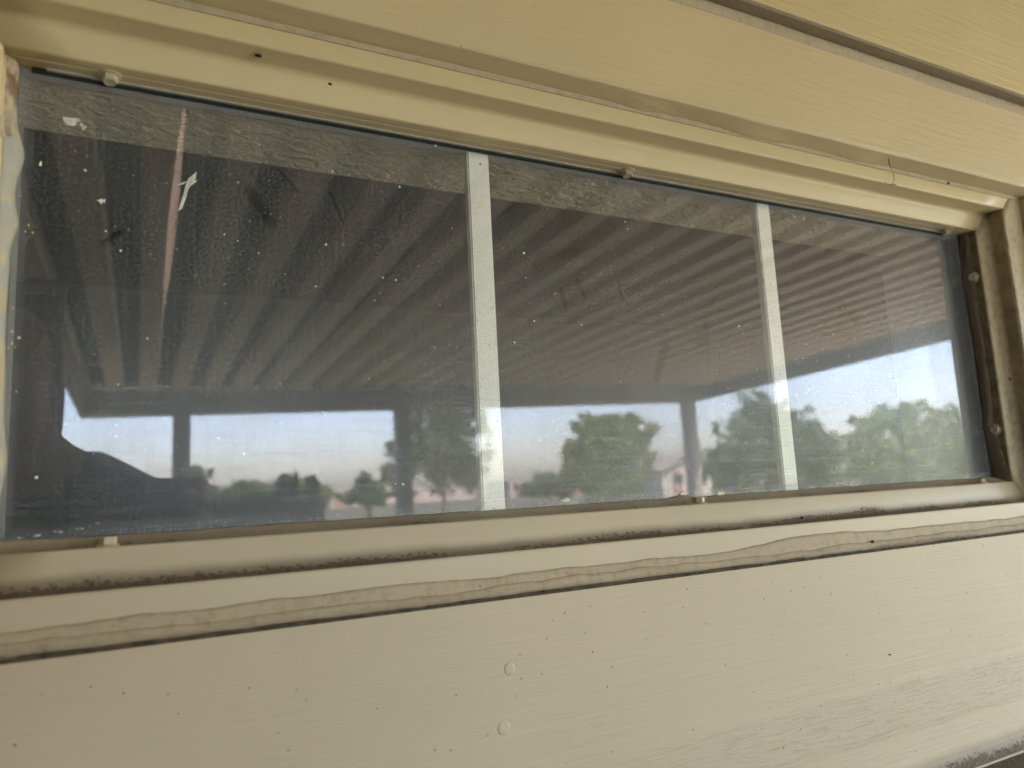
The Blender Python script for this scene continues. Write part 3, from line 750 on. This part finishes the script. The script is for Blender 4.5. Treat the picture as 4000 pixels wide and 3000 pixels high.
for s in (-1, 1):
    bm = bmesh.new(); bmesh.ops.create_uvsphere(bm, u_segments=10, v_segments=8, radius=1)
    for v in bm.verts: v.co = Vector((PX+s*.079+v.co.x*.010, PY+.005+v.co.y*.018, .225+v.co.z*.03))
    obj('ear', bm, 'skin', person, True)
# phone
bm = B(-.08, .08, -.038, .038, -.004, .004, bev=.0025)
mm = Matrix((cr, cu, fwd)).transposed().to_4x4(); mm.translation = pc
for v in bm.verts: v.co = mm @ v.co
ph = tag(obj('phone', bm, 'phone'), 'dark phone held level in the raised hand of the photographer', 'phone')

# ================================================================== beyond the patio (mirrored in the glass): D is the mirrored distance from the lens
def at(px, py, D):
    v = ray(px, py); k = D/v.y; p = v*k
    return Vector((p.x, -(D-.5)+.5-.5, p.z))
GZ = FL-.1
def leafmat(name, a, c):
    b = N(name); gi = b.n('ShaderNodeObjectInfo')
    col = b.mix(b.ramp(b.noise(.9, 4, .6), .3, .7), a, c)
    s = b.bsdf(col, .6, spec=.3)
    tr = b.n('ShaderNodeBsdfTranslucent'); b.l(b.mix(.5, col, (.20, .26, .03)), tr.inputs[0])
    mx = b.n('ShaderNodeMixShader'); mx.inputs[0].default_value = .3; b.l(s, mx.inputs[1]); b.l(tr.outputs[0], mx.inputs[2])
    return b.done(mx.outputs[0])
LM = [leafmat('leaf_fresh', (.12, .16, .035), (.29, .32, .09)), leafmat('leaf_deep', (.075, .11, .045), (.16, .195, .07)), leafmat('leaf_dull', (.10, .115, .055), (.18, .185, .09))]
M['bark'] = simple('bark', (.10, .075, .055), .9, .3, 6, .5, 30)
def tree(label, base, lobes, n, leaf, mat, name='broadleaf_tree', trunk=.16, group='trees beyond the patio'):
    rnd = random.Random(label)
    t = thing(name, label, 'tree' if 'tree' in name else 'shrub', base, group)
    base = Vector(base)
    bm = bmesh.new()
    cz = min(l[0][2] for l in lobes)
    top = Vector(lobes[0][0])
    tube(bm, [base, base+(top-base)*.3+Vector((.08, 0, 0)), base+(top-base)*.7, top], [trunk, trunk*.8, trunk*.5, trunk*.15], 8)
    for l in lobes[1:]:
        tube(bm, [base+(top-base)*.35, (base+(top-base)*.4+Vector(l[0]))/2+Vector((0, 0, .1)), Vector(l[0])], [trunk*.5, trunk*.3, trunk*.08], 6)
    obj('trunk', bm, 'bark', t)
    vs, fs = [], []
    tot = sum(l[1]*l[2] for l in lobes)
    for (c, rx, rz) in lobes:
        sub = [(Vector((rnd.gauss(0, 1), rnd.gauss(0, 1), rnd.gauss(0, 1))).normalized()*rnd.uniform(.3, 1.12), rnd.uniform(.12, .30)) for _ in range(34)]
        for _ in range(int(1.25*n*rx*rz/tot)):
            d, sr = rnd.choice(sub)
            q = d+Vector((rnd.gauss(0, 1), rnd.gauss(0, 1), rnd.gauss(0, 1)))*sr*.55
            p = Vector(c)+Vector((q.x*rx, q.y*rx, q.z*rz))
            if p.z < GZ+.15: continue
            a = Vector((rnd.gauss(0, 1), rnd.gauss(0, 1), rnd.gauss(0, 1))).normalized(); e = a.orthogonal().normalized(); s = leaf*rnd.uniform(.5, 1.2)
            k = len(vs); vs += [p-a*s, p+e*s*.45, p+a*s, p-e*s*.45]; fs.append((k, k+1, k+2, k+3))
    me = bpy.data.meshes.new('crown'); me.from_pydata([tuple(v) for v in vs], [], fs); obj('crown', me, mat, t)
    return t
def T(label, D, cpx, n, leaf, mat, **kw):
    """lobes given by where they stand: (px, py, radius px x, radius px z)"""
    lobes = []
    for (px, py, rx, rz) in cpx:
        c = at(px, py, D); k = D*abs(ray(px, py).length)/ray(px, py).y/FPX
        lobes.append((tuple(c), rx*k*.97, rz*k*.93))
    b0 = lobes[0][0]
    return tree(label, (b0[0], b0[1], GZ), lobes, n, leaf, mat, **kw)
T('tall feathery tree mirrored just left of the first white bar', 30, [(1720, 1720, 120, 150), (1800, 1640, 90, 110), (1600, 1800, 100, 90), (1830, 1830, 90, 90), (1660, 1560, 80, 110), (1540, 1860, 60, 60)], 4200, .20, LM[2], trunk=.14)
T('round bright green tree mirrored between the two white bars', 34, [(2370, 1780, 150, 140), (2270, 1800, 90, 90), (2450, 1740, 110, 110), (2310, 1670, 70, 60), (2420, 1660, 70, 60), (2370, 1890, 170, 80), (2470, 1850, 90, 90)], 7000, .22, LM[0])
T('spreading dark tree mirrored behind the second white bar', 32, [(2990, 1730, 190, 150), (2860, 1760, 110, 110), (3120, 1740, 110, 110), (2960, 1610, 90, 80), (3060, 1640, 100, 70), (2900, 1860, 170, 90), (3130, 1860, 150, 90), (3200, 1800, 80, 90)], 8000, .22, LM[1])
T('broad leafy tree mirrored at the right end of the glass', 26, [(3550, 1760, 170, 150), (3420, 1720, 110, 100), (3680, 1700, 110, 110), (3500, 1640, 80, 60), (3620, 1630, 110, 60), (3450, 1850, 170, 90), (3680, 1830, 120, 90), (3340, 1780, 70, 70)], 8000, .20, LM[0])
T('small pointed tree mirrored left of the feathery tree', 38, [(1435, 1905, 45, 40), (1430, 1868, 20, 24), (1400, 1945, 70, 36), (1470, 1940, 50, 36)], 1500, .2, LM[1])
T('faint tree mirrored beside the left post', 42, [(765, 1880, 55, 55), (800, 1920, 55, 30)], 900, .2, LM[2])
T('low broad tree mirrored right of the left post', 40, [(960, 1920, 80, 40), (900, 1935, 50, 30), (1030, 1930, 60, 35)], 1600, .2, LM[1])
T('pale yellow green tree mirrored above the dark screen', 44, [(1170, 1910, 60, 50), (1270, 1930, 40, 30), (1130, 1930, 40, 30)], 1200, .22, LM[0])
T('low hedge shrub mirrored beside the pink houses', 50, [(2140, 1890, 80, 50), (2090, 1920, 50, 30), (2200, 1900, 60, 50)], 1300, .25, LM[1], name='hedge_shrub', group='shrubs beyond the patio')
T('rounded dark shrub mirrored standing just behind the dark screen', 6.15, [(1122, 1900, 34, 44), (1120, 1940, 36, 40)], 1500, .035, LM[1], name='round_shrub', trunk=.03, group='shrubs beyond the patio')
T('brownish shrub mirrored at the right end of the dark screen', 6.3, [(1222, 1905, 26, 40), (1222, 1950, 30, 36)], 900, .035, LM[2], name='round_shrub', trunk=.03, group='shrubs beyond the patio')

# dark timber fence a few steps out on the lawn
M['fence'] = simple('dark_fence_stain', (.032, .030, .032), .8, .3, 12, .3, 40)
D = 5.6; pA = at(560, 1950, D); pB = at(1245, 1948, D)
fen = thing('privacy_screen', 'dark stained board screen mirrored low behind the left post', 'screen', (pA.x, pA.y, FL))
n = 12; wd = (pB.x-pA.x)/n
for i in range(n):
    tp = .03 - .0004*i + (.0 if i < 11 else .02)
    gap = .001 if i != 8 else .012
    obj('screen_board', B(pA.x+wd*i+gap, pA.x+wd*(i+1)-.001, pA.y-.012, pA.y+.012, FL, tp, bev=.003), 'fence', fen)
for i in (0, 4, 8, 12):
    obj('screen_post', B(pA.x+wd*i-.05, pA.x+wd*i+.05, pA.y-.12, pA.y-.02, FL, -.02), 'fence', fen)
obj('screen_rail', B(pA.x, pB.x, pA.y-.05, pA.y-.013, -.35, -.25), 'fence', fen)

# houses
M['stucco'] = simple('pink_stucco', (.42, .355, .295), .9, .08, 2, .2, 20)
M['stucco2'] = simple('cream_stucco', (.60, .54, .45), .9, .08, 2, .2, 20)
M['tile'] = simple('brown_tile', (.30, .26, .22), .8, .2, 5)
M['glassdark'] = simple('window_glass', (.03, .035, .04), .1, .2, 5)
M['red'] = simple('red_brick_face', (.36, .20, .15), .9, .15, 6)
def house(label, px0, px1, py, D, hgt, dep, wallm, ridge=None, name='house', wins=3):
    a, c = at(px0, py, D), at(px1, py, D)
    x0, x1, y = a.x, c.x, a.y
    h = thing(name, label, 'house', ((x0+x1)/2, y, GZ), 'houses beyond the lawn')
    wl = obj('wall', B(x0, x1, y-dep, y, GZ, GZ+hgt), wallm, h)
    if ridge:
        bm = bmesh.new(); xm = (x0+x1)/2; e = .5; z0 = GZ+hgt+.02
        P = [(x0-e, z0-.15), (xm, z0+ridge), (x1+e, z0-.15), (x1+e, z0+.05), (xm, z0+ridge+.2), (x0-e, z0+.05)]
        A = [bm.verts.new((p[0], y+.5, p[1])) for p in P]; Bq = [bm.verts.new((p[0], y-dep-.5, p[1])) for p in P]
        bm.faces.new(A); bm.faces.new(Bq[::-1])
        for i in range(6): bm.faces.new((A[i], A[(i+1) % 6], Bq[(i+1) % 6], Bq[i]))
        obj('roof', bm, 'tile', h)
        bm = bmesh.new(); A = [bm.verts.new(v) for v in ((x0, y+.001, z0-.02), (x1, y+.001, z0-.02), (xm, y+.001, z0+ridge-.02))]; Bq = [bm.verts.new((v.co.x, y-.2, v.co.z)) for v in A]
        bm.faces.new(A); bm.faces.new(Bq[::-1])
        for i in range(3): bm.faces.new((A[i], A[(i+1) % 3], Bq[(i+1) % 3], Bq[i]))
        obj('gable', bm, wallm, h)
    else:
        obj('parapet', B(x0-.1, x1+.1, y-dep-.1, y+.1, GZ+hgt+.002, GZ+hgt+.35), wallm, h)
    for i in range(wins):
        xc_ = x0+(x1-x0)*(i+.6)/wins
        w = obj('window', B(xc_-.6, xc_+.6, y+.005, y+.06, GZ+.9, GZ+2.0), 'stucco2', h)
        obj('glazing', B(xc_-.5, xc_+.5, y+.062, y+.07, GZ+1.0, GZ+1.9), 'glassdark', h)
    xd = x0+(x1-x0)*.3; obj('door', B(xd-.5, xd+.5, y+.004, y+.05, GZ, GZ+2.05), 'red', h)
    return h
house('tan gabled house mirrored beside the right corner post', 2585, 2778, 1850, 46, 2.1, 8, 'stucco2', 1.25, wins=2)
house('low pink flat roofed house mirrored just right of first bar', 1990, 2120, 1920, 92, 2.0, 8, 'stucco', wins=3)
house('low reddish house mirrored under the round bright tree', 2150, 2290, 1910, 84, 1.75, 8, 'red', wins=2)
house('low pink house mirrored left of the pointed tree', 1290, 1400, 1930, 88, 1.9, 8, 'stucco', wins=2)
house('long pink house mirrored behind the feathery tree', 1500, 1860, 1920, 96, 1.7, 8, 'stucco', wins=5)
house('pale house mirrored low under the broad right tree', 2890, 3080, 1880, 70, 1.2+.9, 8, 'stucco', wins=4)
